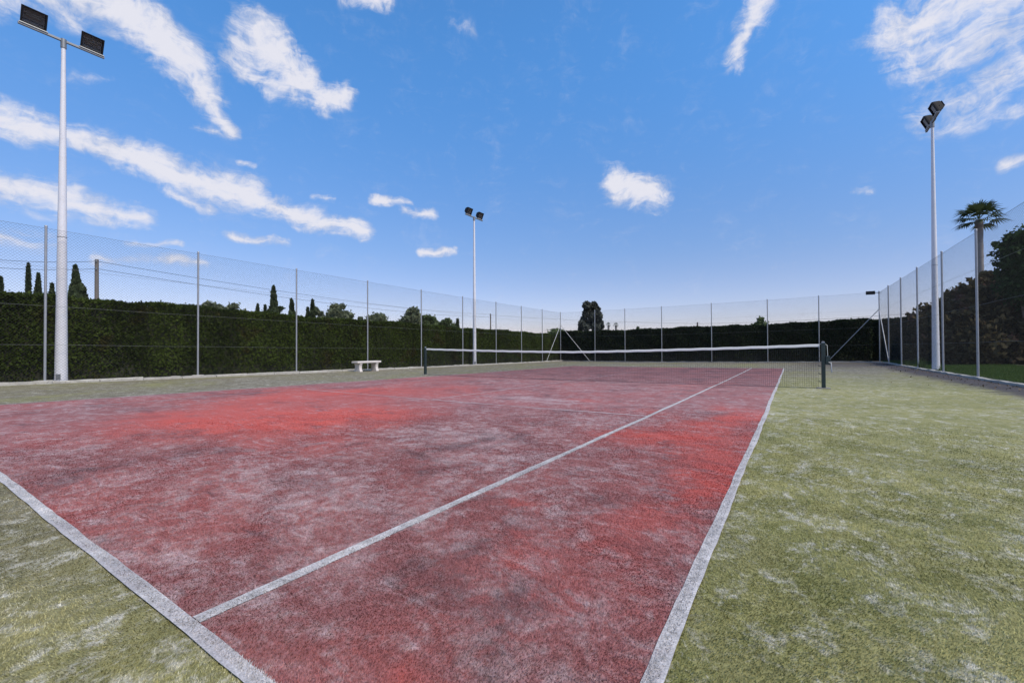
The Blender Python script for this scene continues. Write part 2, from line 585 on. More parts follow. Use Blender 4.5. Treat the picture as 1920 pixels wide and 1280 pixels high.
M_RED = court_mat()
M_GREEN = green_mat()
M_WHITE = line_mat()
M_FAINT = faint_line_mat()
M_SOIL = simple('dry_soil', (0.16, 0.125, 0.095), 0.95, 0, 0.35, 1.5, 0.5, 14, dirt=(0.07, 0.06, 0.045), dirt_amt=0.7)
M_KERB = simple('weathered_concrete', (0.40, 0.38, 0.34), 0.9, 0, 0.25, 5, 0.6, 30, dirt=(0.17, 0.15, 0.12), dirt_amt=0.7)
M_KERB2 = simple('dirty_concrete', (0.24, 0.22, 0.20), 0.9, 0, 0.3, 4, 0.6, 30, dirt=(0.09, 0.085, 0.07), dirt_amt=0.8)
M_BENCH = simple('cast_stone', (0.62, 0.57, 0.53), 0.8, 0, 0.12, 7, 0.25, 50, dirt=(0.33, 0.28, 0.25), dirt_amt=0.5)
M_GALV = simple('galvanised_steel', (0.36, 0.37, 0.39), 0.5, 0.55, 0.18, 9, 0.05, 60, dirt=(0.16, 0.15, 0.14), dirt_amt=0.4)
M_POSTP = simple('grey_painted_steel', (0.27, 0.28, 0.29), 0.5, 0.3, 0.15, 6)
M_WIRE = simple('mesh_wire', (0.030, 0.032, 0.036), 0.7, 0.0, 0.15, 5)
M_TWIRE = simple('tension_wire', (0.17, 0.18, 0.18), 0.6, 0.2, 0.15, 5)
M_MASTW = simple('white_mast_paint', (0.70, 0.70, 0.74), 0.45, 0.0, 0.06, 2.5, 0.05, 30, dirt=(0.48, 0.47, 0.48), dirt_amt=0.35)
M_BLACK = simple('black_aluminium', (0.012, 0.012, 0.015), 0.6, 0.0, 0.3, 12)
M_BLACK.node_tree.nodes['Principled BSDF'].inputs['Specular IOR Level'].default_value = 0.2
M_REFL = simple('floodlight_reflector', (0.50, 0.50, 0.53), 0.4, 0.3, 0.2, 18)
M_PALE = simple('pale_bracket_steel', (0.52, 0.53, 0.50), 0.5, 0.3, 0.15, 14)
M_BARS = simple('crossbar_steel', (0.24, 0.25, 0.26), 0.5, 0.5, 0.2, 9)
M_NET = simple('net_cord', (0.020, 0.022, 0.024), 0.8, 0, 0.2, 20)
M_BAND = simple('white_net_tape', (0.66, 0.66, 0.64), 0.7, 0, 0.08, 5, dirt=(0.52, 0.5, 0.46), dirt_amt=0.4)
M_NPOST = simple('green_post_paint', (0.022, 0.040, 0.040), 0.4, 0.1, 0.25, 9, dirt=(0.10, 0.11, 0.11), dirt_amt=0.4)
M_WOOD = simple('weathered_pole_wood', (0.16, 0.14, 0.125), 0.85, 0, 0.25, 3, 0.4, 20)
M_TRUNK = simple('bark', (0.12, 0.095, 0.075), 0.9, 0, 0.3, 5, 0.6, 14)
M_PTRUNK = simple('palm_bark', (0.24, 0.222, 0.208), 0.9, 0, 0.25, 6, 0.7, 12, dirt=(0.12, 0.10, 0.09), dirt_amt=0.6)
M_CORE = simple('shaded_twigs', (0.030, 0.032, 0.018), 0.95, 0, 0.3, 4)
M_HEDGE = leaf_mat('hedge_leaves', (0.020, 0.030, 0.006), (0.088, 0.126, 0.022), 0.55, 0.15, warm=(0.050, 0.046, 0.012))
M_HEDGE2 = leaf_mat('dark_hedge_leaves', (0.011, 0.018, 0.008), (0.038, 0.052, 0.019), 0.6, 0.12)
M_CYP = leaf_mat('cypress_leaves', (0.024, 0.036, 0.018), (0.080, 0.105, 0.050), 0.9, 0.1)
M_OLIVE = leaf_mat('olive_leaves', (0.085, 0.105, 0.060), (0.230, 0.255, 0.155), 0.6, 0.25)
M_GREENL = leaf_mat('broad_leaves', (0.050, 0.070, 0.030), (0.140, 0.180, 0.075), 0.6, 0.25)
M_EUC = leaf_mat('grey_green_leaves', (0.045, 0.052, 0.046), (0.130, 0.142, 0.118), 0.6, 0.2)
M_BUSH = leaf_mat('dusky_leaves', (0.034, 0.032, 0.018), (0.130, 0.105, 0.050), 0.7, 0.25, warm=(0.150, 0.075, 0.062))
M_IVY = leaf_mat('ivy_leaves', (0.016, 0.032, 0.012), (0.060, 0.100, 0.032), 0.8, 0.15)
M_PALM = leaf_mat('palm_leaves', (0.026, 0.042, 0.018), (0.080, 0.105, 0.045), 0.8, 0.2)
M_LAWN = leaf_mat('lawn_blades', (0.040, 0.070, 0.014), (0.095, 0.150, 0.035), 0.9, 0.25)
M_LAWNB = simple('lawn_thatch', (0.055, 0.085, 0.022), 0.95, 0, 0.4, 3, 0.5, 30)
M_LITTER = leaf_mat('dry_leaf_litter', (0.09, 0.06, 0.035), (0.26, 0.19, 0.12), 1.5, 0.0)


def glass_mat():
    m, t, b = new_mat('floodlight_glass')
    b.inputs['Base Color'].default_value = (0.02, 0.02, 0.025, 1)
    b.inputs['Roughness'].default_value = 0.08
    tr = t.n.new('ShaderNodeBsdfTransparent')
    mx = t.n.new('ShaderNodeMixShader')
    mx.inputs[0].default_value = 0.30
    t.l.new(tr.outputs[0], mx.inputs[1])
    t.l.new(b.outputs[0], mx.inputs[2])
    t.l.new(mx.outputs[0], t.n['Material Output'].inputs[0])
    return m


M_GLASS = glass_mat()


# ------------------------------------------------------------------ ground, court, lines
def sheet(name, x0, x1, y0, y1, mat, dz, step=0.5, parent=None, xs=None, ys=None):
    xs = np.linspace(x0, x1, max(2, int(math.ceil((x1 - x0) / step)) + 1)) if xs is None else np.array(xs)
    ys = np.linspace(y0, y1, max(2, int(math.ceil((y1 - y0) / step)) + 1)) if ys is None else np.array(ys)
    X, Y = np.meshgrid(xs, ys)
    Z = gz(X, Y) + dz
    nx = len(xs)
    V = np.stack([X.ravel(), Y.ravel(), Z.ravel()], 1)
    F = [(j * nx + i, j * nx + i + 1, (j + 1) * nx + i + 1, (j + 1) * nx + i) for j in range(len(ys) - 1) for i in range(nx - 1)]
    b = MB()
    b.add(V, F, True)
    return b.build(name, mat, parent)


XL, XR, YB = -11.07, 10.21, 21.28
YN = -16.5
gxs = [-3000, -900, -300, -120, -60, -30, -20, -15] + list(np.arange(-13.5, 13.6, 0.5)) + [15, 20, 30, 60, 120, 300, 900, 3000]
gys = [-3000, -900, -300, -120, -60, -30, -20] + list(np.arange(-18, 24.6, 0.5)) + [26, 32, 60, 120, 300, 900, 3000]
tag(sheet('ground', 0, 0, 0, 0, M_SOIL, -0.012, xs=gxs, ys=gys), kind='structure')
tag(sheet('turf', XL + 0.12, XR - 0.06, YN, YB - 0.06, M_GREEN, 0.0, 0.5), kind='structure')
SX, SY = 5.470, 11.868
LW = 0.05
court = tag(sheet('court', -SX, SX, -SY, SY, M_RED, 0.004, 0.5), kind='structure')


def stripe(name, a, b_, w, mat, dz, wob=0.0035):
    """a woven-in line with slightly uneven edges"""
    a, b_ = np.array(a, float), np.array(b_, float)
    L = np.linalg.norm(b_ - a)
    n = max(2, int(L / 0.12))
    d = (b_ - a) / L
    nn = np.array([-d[1], d[0]])
    V, F = [], []
    w1 = w2 = 0.0
    slow = RNG.uniform(0, 6)
    for i in range(n + 1):
        s = L * i / n
        p = a + d * s
        k = 0.004 * math.sin(s * 0.9 + slow) + 0.003 * math.sin(s * 2.7 + slow * 2)
        w1 = 0.6 * w1 + RNG.uniform(-wob, wob)
        w2 = 0.6 * w2 + RNG.uniform(-wob, wob)
        for sgn, ww in ((-1, w1), (1, w2)):
            qq = p + nn * (k + sgn * w / 2 + ww)
            V.append((qq[0], qq[1], gz(qq[0], qq[1]) + dz))
    for i in range(n):
        F.append((2 * i, 2 * i + 2, 2 * i + 3, 2 * i + 1))
    m = MB()
    m.add(V, F, True)
    o = m.build(name, mat, court)
    return o


stripe('baseline', (-SX, -11.857), (SX, -11.857), 0.052, M_WHITE, 0.008)
stripe('baseline', (-SX, 11.85), (SX, 11.85), 0.06, M_FAINT, 0.008)
stripe('sideline', (5.459, -11.828), (5.459, 11.81), 0.052, M_WHITE, 0.008)
stripe('sideline', (4.094, -11.828), (4.115, 11.81), 0.052, M_WHITE, 0.008)
stripe('sideline', (-4.115, -11.828), (-4.115, 11.81), 0.045, M_FAINT, 0.008)
stripe('sideline', (-5.455, -11.828), (-5.455, 11.81), 0.050, M_FAINT, 0.008)
stripe('service_line', (-4.085, -6.40), (4.080, -6.40), 0.050, M_FAINT, 0.008)
stripe('service_line', (-4.085, 6.40), (4.080, 6.40), 0.050, M_FAINT, 0.008)
stripe('centre_line', (0, -6.37), (0, 6.37), 0.045, M_FAINT, 0.008)


# short artificial-grass fibres where the lens is close enough to see them
def fibres(n, rmax):
    th = YAW + RNG.uniform(R(-56), R(56), n)
    rad = 0.9 + (rmax - 0.9) * RNG.beta(1.05, 1.9, n)
    x = CAM[0] - np.sin(th) * rad
    y = CAM[1] + np.cos(th) * rad
    ok = (x < XR - .15) & (y > YN) & (x > XL)
    x, y, rad = x[ok], y[ok], rad[ok]
    n = len(x)
    z = gz(x, y)
    h = RNG.uniform(0.002, 0.0062, n)
    wd_ = RNG.uniform(0.0008, 0.0015, n) * (0.8 + rad * 0.28)
    a = RNG.uniform(0, 2 * PI, n)
    lean = RNG.uniform(0.3, 1.9, n) * h
    # the brushed pile leans by clumps
    la = 2.5 * np.sin(x * 3.1 + 1.3 * np.sin(y * 2.3)) + 2.0 * np.sin(y * 4.7 + x * 1.7) + RNG.normal(0, 0.7, n)
    V = np.zeros((n, 3, 3))
    V[:, 0] = np.stack([x - np.cos(a) * wd_, y - np.sin(a) * wd_, z + 0.001], 1)
    V[:, 1] = np.stack([x + np.cos(a) * wd_, y + np.sin(a) * wd_, z + 0.001], 1)
    V[:, 2] = np.stack([x + np.cos(la) * lean, y + np.sin(la) * lean, z + h + 0.003], 1)
    inside = (np.abs(x) < SX) & (np.abs(y) < SY)
    white = (inside & ((np.abs(y + 11.857) < .024) | (np.abs(x - 5.459) < .024) | (np.abs(x - 4.112) < .024)))
    mi = np.where(white, 2, np.where(inside, 1, 0))
    V[:, :, 2] += np.where(white, 0.006, np.where(inside, 0.003, 0.0))[:, None]
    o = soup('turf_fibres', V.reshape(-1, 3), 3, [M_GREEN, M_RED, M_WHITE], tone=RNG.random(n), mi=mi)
    at = o.data.attributes.new('fibre', 'FLOAT', 'FACE')
    at.data.foreach_set('value', np.ones(n, dtype=np.float32))
    tag(o, 'short artificial grass fibres of the red court and its green surround', 'turf', kind='stuff')


fibres(620000, 7.5)

# kerb on the left: one stone after another, rough and dirty
kerb = tag(bpy.data.objects.new('kerb', None), kind='structure')
link(kerb)
stones = []
for k in range(4):
    m = MB()
    L = 0.985
    nx = 6
    V, F = [], []
    for i in range(nx + 1):
        u = -L / 2 + L * i / nx
        j = lambda s: RNG.uniform(-s, s)
        V += [(-.10 + j(.012), u, -.08), (-.10 + j(.015), u, .075 + j(.012)), (.085 + j(.012), u, .085 + j(.012)), (.105 + j(.015), u, .055 + j(.015)), (.11 + j(.015), u, -.08)]
    for i in range(nx):
        for c in range(4):
            F.append((i * 5 + c, i * 5 + c + 1, (i + 1) * 5 + c + 1, (i + 1) * 5 + c))
    F += [(4, 3, 2, 1, 0), tuple(nx * 5 + c for c in range(5))]
    m.add(V, F)
    stones.append(m.mesh('kerb_stone', M_KERB))
y = YN + 0.5
while y < YB - 0.2:
    o = bpy.data.objects.new('kerb_stone', random.choice(stones))
    o.location = (XL + 0.03 + random.uniform(-.012, .012), y, float(gz(XL, y)) + random.uniform(-.02, .008))
    o.rotation_euler = (random.uniform(-.012, .012), 0, random.uniform(-.012, .012) + random.choice((0, PI)))
    link(o, kerb)
    y += 1.0


def edging(pts, w, h, mat, name='kerb'):
    m = MB()
    P = []
    for (a, b_) in zip(pts[:-1], pts[1:]):
        n = max(1, int(np.hypot(b_[0] - a[0], b_[1] - a[1]) / 0.35))
        for i in range(n):
            P.append((a[0] + (b_[0] - a[0]) * i / n, a[1] + (b_[1] - a[1]) * i / n))
    P.append(pts[-1])
    V, F = [], []
    for i, p in enumerate(P):
        a = P[max(0, i - 1)]
        c = P[min(len(P) - 1, i + 1)]
        d = np.array([c[0] - a[0], c[1] - a[1]])
        d /= np.linalg.norm(d)
        n_ = np.array([-d[1], d[0]])
        z = float(gz(p[0], p[1]))
        hh = h + RNG.uniform(-.012, .012)
        for s, zz in ((-1, -.06), (-1, hh), (1, hh + RNG.uniform(-.008, .008)), (1, -.06)):
            e = n_ * s * (w / 2 + RNG.uniform(-.01, .01))
            V.append((p[0] + e[0], p[1] + e[1], z + zz))
    for i in range(len(P) - 1):
        for c in range(3):
            F.append((i * 4 + c, i * 4 + c + 1, (i + 1) * 4 + c + 1, (i + 1) * 4 + c))
    m.add(V, F)
    return tag(m.build(name, mat), kind='structure')


edging([(XR, YN), (XR, YB - 2.2), (XR - 0.5, YB - 0.7), (XR - 1.4, YB)], 0.14, 0.055, M_KERB)
edging([(XL + .2, YB), (XR - 1.42, YB)], 0.14, 0.05, M_KERB)


# ------------------------------------------------------------------ lawn beyond the right fence
LX0, LX1 = XR + 0.09, 14.0
tag(sheet('lawn', LX0, LX1, -6, YB + 0.6, M_LAWNB, 0.02, 0.5), kind='structure')
edging([(LX1 + .06, -6), (LX1 + .06, YB + 0.6)], 0.12, 0.06, M_KERB)
n = 90000
x = RNG.uniform(LX0, LX1, n)
y = RNG.uniform(0.5, YB + .4, n)
z = gz(x, y) + 0.02
h = RNG.uniform(0.03, 0.085, n)
a = RNG.uniform(0, 2 * PI, n)
wv = RNG.uniform(0.004, 0.009, n)
V = np.zeros((n, 3, 3))
V[:, 0] = np.stack([x - np.cos(a) * wv, y - np.sin(a) * wv, z], 1)
V[:, 1] = np.stack([x + np.cos(a) * wv, y + np.sin(a) * wv, z], 1)
V[:, 2] = np.stack([x + RNG.normal(0, .03, n), y + RNG.normal(0, .03, n), z + h], 1)
tag(soup('lawn_grass', V.reshape(-1, 3), 3, M_LAWN, tone=RNG.random(n)), 'short green lawn grass behind the right fence', 'grass', kind='stuff')


# ------------------------------------------------------------------ foliage
def quads(C, size, up=0.0, aspect=1.6, tilt=1.0):
    """leaf-sized kites at centres C; up pulls their long axis upright"""
    n = len(C)
    d = RNG.normal(0, 1, (n, 3)) * tilt
    d[:, 2] += up
    d /= np.linalg.norm(d, axis=1)[:, None] + 1e-9
    r = RNG.normal(0, 1, (n, 3))
    s = np.cross(d, r)
    s /= np.linalg.norm(s, axis=1)[:, None] + 1e-9
    sz = size * RNG.uniform(0.6, 1.4, n)[:, None]
    V = np.zeros((n, 4, 3))
    V[:, 0] = C - d * sz * aspect * .5
    V[:, 1] = C + s * sz * .5 + d * sz * .05
    V[:, 2] = C + d * sz * aspect * .5
    V[:, 3] = C - s * sz * .5 + d * sz * .05
    return V.reshape(-1, 3)


def hedge(name, pts, depth, htop, mat, label, dens=520, leaf=0.085, gaps=True):
    """a clipped cypress hedge between plan points; its face lies on the given line, its body to the left of it"""
    (x0, y0), (x1, y1) = pts
    L = math.hypot(x1 - x0, y1 - y0)
    d = np.array([x1 - x0, y1 - y0]) / L
    nn = np.array([-d[1], d[0]])       # into the hedge
    root = empty(name, ((x0 + x1) / 2, (y0 + y1) / 2, float(gz((x0 + x1) / 2, (y0 + y1) / 2))), label, 'hedge', 'clipped hedges round the court')
    org = np.array([root.location.x, root.location.y, 0])
    zr = root.location.z

    def top(s):
        return htop(s / L) + 0.035 * np.sin(s * 1.9) + 0.03 * np.sin(s * 0.63 + 1) + 0.02 * np.sin(s * 5.1)

    def face(s, z):
        return 0.06 * np.sin(s * 2.1 + 0.6 * np.sin(z * 2)) + 0.05 * np.sin(s * 0.7 + 2) + 0.03 * np.sin(z * 5 + s * 3.3)

    # inner mass of twigs
    m = MB()
    ns = int(L / 0.5)
    V, F = [], []
    for i in range(ns + 1):
        s = L * i / ns
        zt = float(top(s))
        for (o, zf) in ((0.13, -0.02), (0.12, 0.4), (0.12, 0.8), (0.16, 1.0), (depth - .16, 1.0), (depth - .12, -0.02)):
            z = (zt - 0.10) * zf
            off = o + (float(face(s, z)) if o < depth / 2 else 0)
            p = np.array([x0, y0]) + d * s + nn * off
            V.append((p[0] - org[0], p[1] - org[1], float(gz(p[0], p[1])) + z - zr))
    for i in range(ns):
        for c in range(5):
            F.append((i * 6 + c, (i + 1) * 6 + c, (i + 1) * 6 + c + 1, i * 6 + c + 1))
    F += [tuple(range(6)), tuple(ns * 6 + c for c in range(5, -1, -1))]
    m.add(V, F)
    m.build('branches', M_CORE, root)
    # leaves over front, top and both ends
    n1 = int(L * 2.5 * dens)
    s = RNG.uniform(0, L, n1)
    u = RNG.random(n1) ** 0.85
    z = u * top(s) + RNG.normal(0, .02, n1)
    thin = 0.55 + 0.45 * np.sin(s * 2.6 + 1.0) * np.sin(s * 0.9)   # bare seams between plants
    keep = RNG.random(n1) < np.where(z < 0.35, 0.45, 0.70 + 0.3 * thin)
    s, z = s[keep], z[keep]
    off = face(s, z) + RNG.uniform(0.0, 0.08, len(s)) - RNG.exponential(0.010, len(s))
    n2 = int(L * depth * dens * 0.9)
    s2 = RNG.uniform(0, L, n2)
    o2 = RNG.uniform(0, depth, n2)
    z2 = top(s2) - RNG.uniform(-.015, .09, n2) + RNG.exponential(0.014, n2)
    n3 = int(depth * 2.5 * dens * 0.7)
    s3 = np.concatenate([RNG.uniform(-.05, .08, n3), L + RNG.uniform(-.08, .05, n3)])
    o3 = RNG.uniform(0, depth, 2 * n3)
    z3 = RNG.random(2 * n3) * top(np.clip(s3, 0, L))
    S = np.concatenate([s, s2, s3])
    O = np.concatenate([off, o2, o3])
    Z = np.concatenate([z, z2, z3])
    P = np.array([x0, y0])[None] + d[None] * S[:, None] + nn[None] * O[:, None]
    C = np.stack([P[:, 0] - org[0], P[:, 1] - org[1], gz(P[:, 0], P[:, 1]) + Z - zr], 1)
    plant = np.sin(np.floor(S / 0.9) * 12.9898) * 43758.5
    plant = plant - np.floor(plant)
    tone = np.clip(RNG.random(len(S)) * 0.70 + (plant - .5) * 0.7, 0, 1)
    soup('foliage', quads(C, leaf, 1.1, 1.7, .8), 4, mat, root, tone=tone)
    return root


hedge('hedge', [(-11.78, -17.0), (-11.78, YB + 1.6)], 1.1, lambda u: 2.45 - 0.12 * u, M_HEDGE, 'long green clipped hedge along the left side, behind the bench', 1200, 0.046)
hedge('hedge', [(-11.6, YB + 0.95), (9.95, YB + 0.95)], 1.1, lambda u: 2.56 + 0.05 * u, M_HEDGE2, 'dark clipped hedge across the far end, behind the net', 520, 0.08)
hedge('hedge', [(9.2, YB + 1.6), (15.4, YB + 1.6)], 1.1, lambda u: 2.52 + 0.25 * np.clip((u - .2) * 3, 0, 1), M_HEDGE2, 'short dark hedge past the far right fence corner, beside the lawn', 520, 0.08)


def limb_set(m, base, top, r0, n=5, spread=0.6, up=0.5):
    base, top = Vector(base), Vector(top)
    mid = base.lerp(top, .5) + Vector((random.uniform(-.1, .1), random.uniform(-.1, .1), 0))
    m.tube([base, mid, top], [r0, r0 * .8, r0 * .45], 8)
    H = (top - base).length
    for k in range(n):
        t = random.uniform(.45, .95)
        p = base.lerp(top, t)
        a = random.uniform(0, 2 * PI)
        q = p + Vector((math.cos(a) * spread * H, math.sin(a) * spread * H, up * H * random.uniform(.5, 1.1)))
        m.tube([p, p.lerp(q, .5) + Vector((0, 0, .05 * H)), q], [r0 * .45, r0 * .3, r0 * .12], 6)


def tree(name, px, depth, ytop, width, kind, label, group=None, hbot=None, lean=0.0, n=None, mat=None, cat='tree'):
    """tree seen at photo column px, top row ytop, crown width in photo columns"""
    x, y = bearing(px, depth)
    z0 = float(gz(x, y)) - 0.03
    H = height(ytop, depth, px) - z0
    wdt = width * depth / FPX * math.cos(math.atan((px - 960) / FPX))   # off-axis things look wider than they are
    root = empty(name, (x, y, z0), label, cat, group, rz=YAW)
    m = MB()
    if kind == 'cypress':
        m.tube([(0, 0, 0), (lean * .5, 0, H * .5), (lean * .9, 0, H * .93)], [wdt * .12 + .04, wdt * .07 + .03, .015], 7)
        m.build('trunk', M_TRUNK, root)
        n = n or 5200
        t = RNG.random(n) ** 0.8
        prof = np.minimum(1.0, (1 - t) * 1.9 + 0.08) * np.minimum(1, 0.55 + t * 2.2) * (1 + .16 * np.sin(t * 23 + RNG.uniform(0, 6)) + .12 * np.sin(t * 51))
        a = RNG.uniform(0, 2 * PI, n)
        rr = wdt * .5 * prof * np.sqrt(RNG.uniform(0.25, 1.08, n)) * (1 + .22 * np.sin(a * 3 + t * 17))
        C = np.stack([np.cos(a) * rr + lean * t, np.sin(a) * rr, H * (.06 + .93 * t) + RNG.normal(0, .04 * H / 6, n)], 1)
        soup('crown', quads(C, max(.10, depth * .0045), 1.6, 2.0, .7), 4, mat or M_CYP, root, tone=RNG.random(n))
    else:
        dz = (hbot if hbot is not None else 0.35) * H
        limb_set(m, (0, 0, 0), (0, 0, H * .6), max(.07, .035 * H), 6, .28, .3)
        m.build('trunk', M_TRUNK, root)
        n = int((n or 7000) * 1.3)
        ax, az_ = wdt * .5, (H - dz) * .5
        K = max(26, int(34 * ax / max(az_, .6) ** .5))
        cc = RNG.normal(0, 1, (K, 3))
        cc /= np.linalg.norm(cc, axis=1)[:, None]
        cc *= (RNG.uniform(.25, 1, K) ** .5)[:, None] * np.array([ax * .86, ax * .86, az_ * .92])
        cc[:, 2] += dz + az_
        rad = RNG.uniform(.24, .44, K) * min(ax, az_ * 1.2)
        per = RNG.multinomial(n, rad ** 2 / (rad ** 2).sum())
        parts, tn = [], []
        for c, r_, q_ in zip(cc, rad, per):
            w = RNG.normal(0, 1, (q_, 3))
            w /= np.linalg.norm(w, axis=1)[:, None] + 1e-9
            w *= (np.abs(RNG.normal(.72, .34, q_)))[:, None] * r_
            w[:, 2] *= .85
            parts.append(c + w)
            tn.append(np.clip(RNG.random(q_) * .8 + RNG.uniform(-.2, .3), 0, 1))
        C = np.concatenate(parts)
        C = C[(C[:, 2] < H * 1.04) & (C[:, 2] > .05)]
        soup('crown', quads(C, max(.10, depth * .0040), .2, 1.8), 4, mat or M_OLIVE, root, tone=np.concatenate(tn)[:len(C)])
    return root


GL = 'trees beyond the left hedge'
tree('cypress_tree', 1, 34, 519, 15, 'cypress', 'small cypress at the left edge of the picture, behind the hedge', GL)
tree('cypress_tree', 28, 36, 533, 24, 'round', 'low bushy evergreen between the two leftmost cypresses', GL, hbot=.2, n=2500, mat=M_CYP)
tree('cypress_tree', 52, 38, 494, 13, 'cypress', 'thin tall columnar cypress left of the nearest fence post', GL)
tree('cypress_tree', 71, 38, 513, 19, 'cypress', 'shorter pointed cypress just left of the nearest fence post', GL)
tree('pine_tree', 97, 36, 532, 26, 'cypress', 'small dark pine between the nearest fence post and the white pole', GL, hbot=.08, n=2600, mat=M_CYP)
tree('pine_tree', 134, 36, 532, 26, 'cypress', 'small dark pine just right of the nearest white pole', GL, hbot=.08, n=2600, mat=M_CYP)
tree('cypress_tree', 160, 30, 497, 40, 'cypress', 'broad windswept cypress leaning left, beside the wooden utility pole', GL, lean=-0.75, n=8000)
tree('olive_tree', 398, 40, 559, 50, 'round', 'low grey-green olive right of the second fence post', GL, hbot=.3, n=4500)
tree('olive_tree', 438, 42, 560, 48, 'round', 'grey-green olive beside the shaded olive, left of the tiny cypresses', GL, hbot=.3, n=4500)
tree('cypress_tree', 483, 48, 571, 10, 'cypress', 'left one of a pair of tiny cypress tips above the hedge', GL, n=2200)
tree('cypress_tree', 497, 48, 573, 9, 'cypress', 'right one of a pair of tiny cypress tips above the hedge', GL, n=2200)
tree('cypress_tree', 513, 44, 537, 22, 'cypress', 'pointed dark cypress left of the third fence post', GL, n=5000)
tree('pine_tree', 526, 45, 570, 22, 'round', 'low dark shrubby pine at the foot of the pointed cypress', GL, hbot=.2, n=2500, mat=M_CYP)
tree('cypress_tree', 547, 44, 561, 19, 'cypress', 'small spreading conifer touching the third fence post', GL, n=3000)
tree('cypress_tree', 577, 48, 577, 12, 'cypress', 'short dark conifer right of the third fence post', GL, n=2400)
tree('cypress_tree', 586, 46, 563, 15, 'cypress', 'dark cypress in front of the olives, right of the third fence post', GL, n=3600)
tree('olive_tree', 598, 50, 568, 26, 'round', 'narrow olive crown behind the dark cypress', GL, hbot=.3, n=3500)
tree('olive_tree', 630, 48, 565, 52, 'round', 'widest grey-green olive between the third and fourth fence posts', GL, hbot=.3, n=6000)
tree('olive_tree', 655, 52, 587, 22, 'round', 'small olive right of the widest olive', GL, hbot=.3, n=2500)
tree('olive_tree', 679, 52, 593, 26, 'round', 'low olive touching the fourth fence post on its left', GL, hbot=.3, n=2500)
tree('olive_tree', 708, 50, 584, 44, 'round', 'low rounded olive right of the fourth fence post', GL, hbot=.3, n=4500)
tree('broadleaf_tree', 772, 50, 571, 48, 'round', 'large rounded tree left of the fifth fence post', GL, hbot=.25, n=7000, mat=M_OLIVE)
tree('broadleaf_tree', 805, 50, 579, 40, 'round', 'darker tree right of the fifth fence post', GL, hbot=.25, n=6000, mat=M_GREENL)
tree('broadleaf_tree', 838, 54, 595, 42, 'round', 'low dark tree left of the middle white pole', GL, hbot=.2, n=4500, mat=M_GREENL)
tree('cypress_tree', 858, 54, 599, 8, 'cypress', 'tiny cypress tip left of the sixth fence post', GL, n=1800)
GB = 'trees beyond the far hedge'
tree('broadleaf_tree', 1042, 60, 617, 46, 'round', 'low bush showing above the hedge at the far left fence corner', GB, hbot=.2, n=3500, mat=M_GREENL)
# the tall grey-green gum tree with its open, clumped crown
x, y = bearing(1108, 72)
z0 = float(gz(x, y))
root = empty('eucalyptus_tree', (x, y, z0), 'tall grey eucalyptus with open clumped crown above the far hedge', 'tree', GB)
m = MB()
s_ = 72 / FPX
H = height(568, 72, 1108) - z0
m.tube([(0, 0, 0), (.1, 0, 2.2), (.3, 0, 4), (.4, 0, 6.2)], [.32, .26, .18, .06], 8)
m.tube([(.05, 0, 1.6), (-.9, .2, 3.2), (-1.3, .2, 4.2)], [.18, .12, .05], 7)
m.tube([(.2, 0, 3.0), (1.0, -.2, 4.4), (1.3, -.2, 5.2)], [.14, .1, .04], 7)
m.build('trunk', M_TRUNK, root)
cl_ = [(1100, 573, 9), (1114, 572, 8), (1119, 580, 10), (1104, 583, 10), (1099, 588, 8), (1121, 592, 10), (1110, 594, 9), (1096, 600, 8), (1090, 607, 7), (1124, 604, 10), (1108, 607, 10), (1116, 614, 9), (1098, 614, 8), (1088, 616, 5), (1128, 612, 6)]
P, tn = [], []
for (cx, cy, r_) in cl_:
    k = 520
    w = RNG.normal(0, 1, (k, 3))
    w /= np.linalg.norm(w, axis=1)[:, None]
    w *= (RNG.uniform(.2, 1.1, k) ** .6)[:, None] * r_ * s_ * .85
    c = np.array([(cx - 1108) * s_, RNG.uniform(-.8, .8), height(cy, 72, cx) - z0])
    P.append(c + w)
    tn.append(np.clip(RNG.random(k) * .8 + RNG.uniform(-.15, .25), 0, 1))
o = soup('crown', quads(np.concatenate(P), .26, .2, 1.8), 4, M_EUC, root, tone=np.concatenate(tn))
root.rotation_euler = (0, 0, YAW)


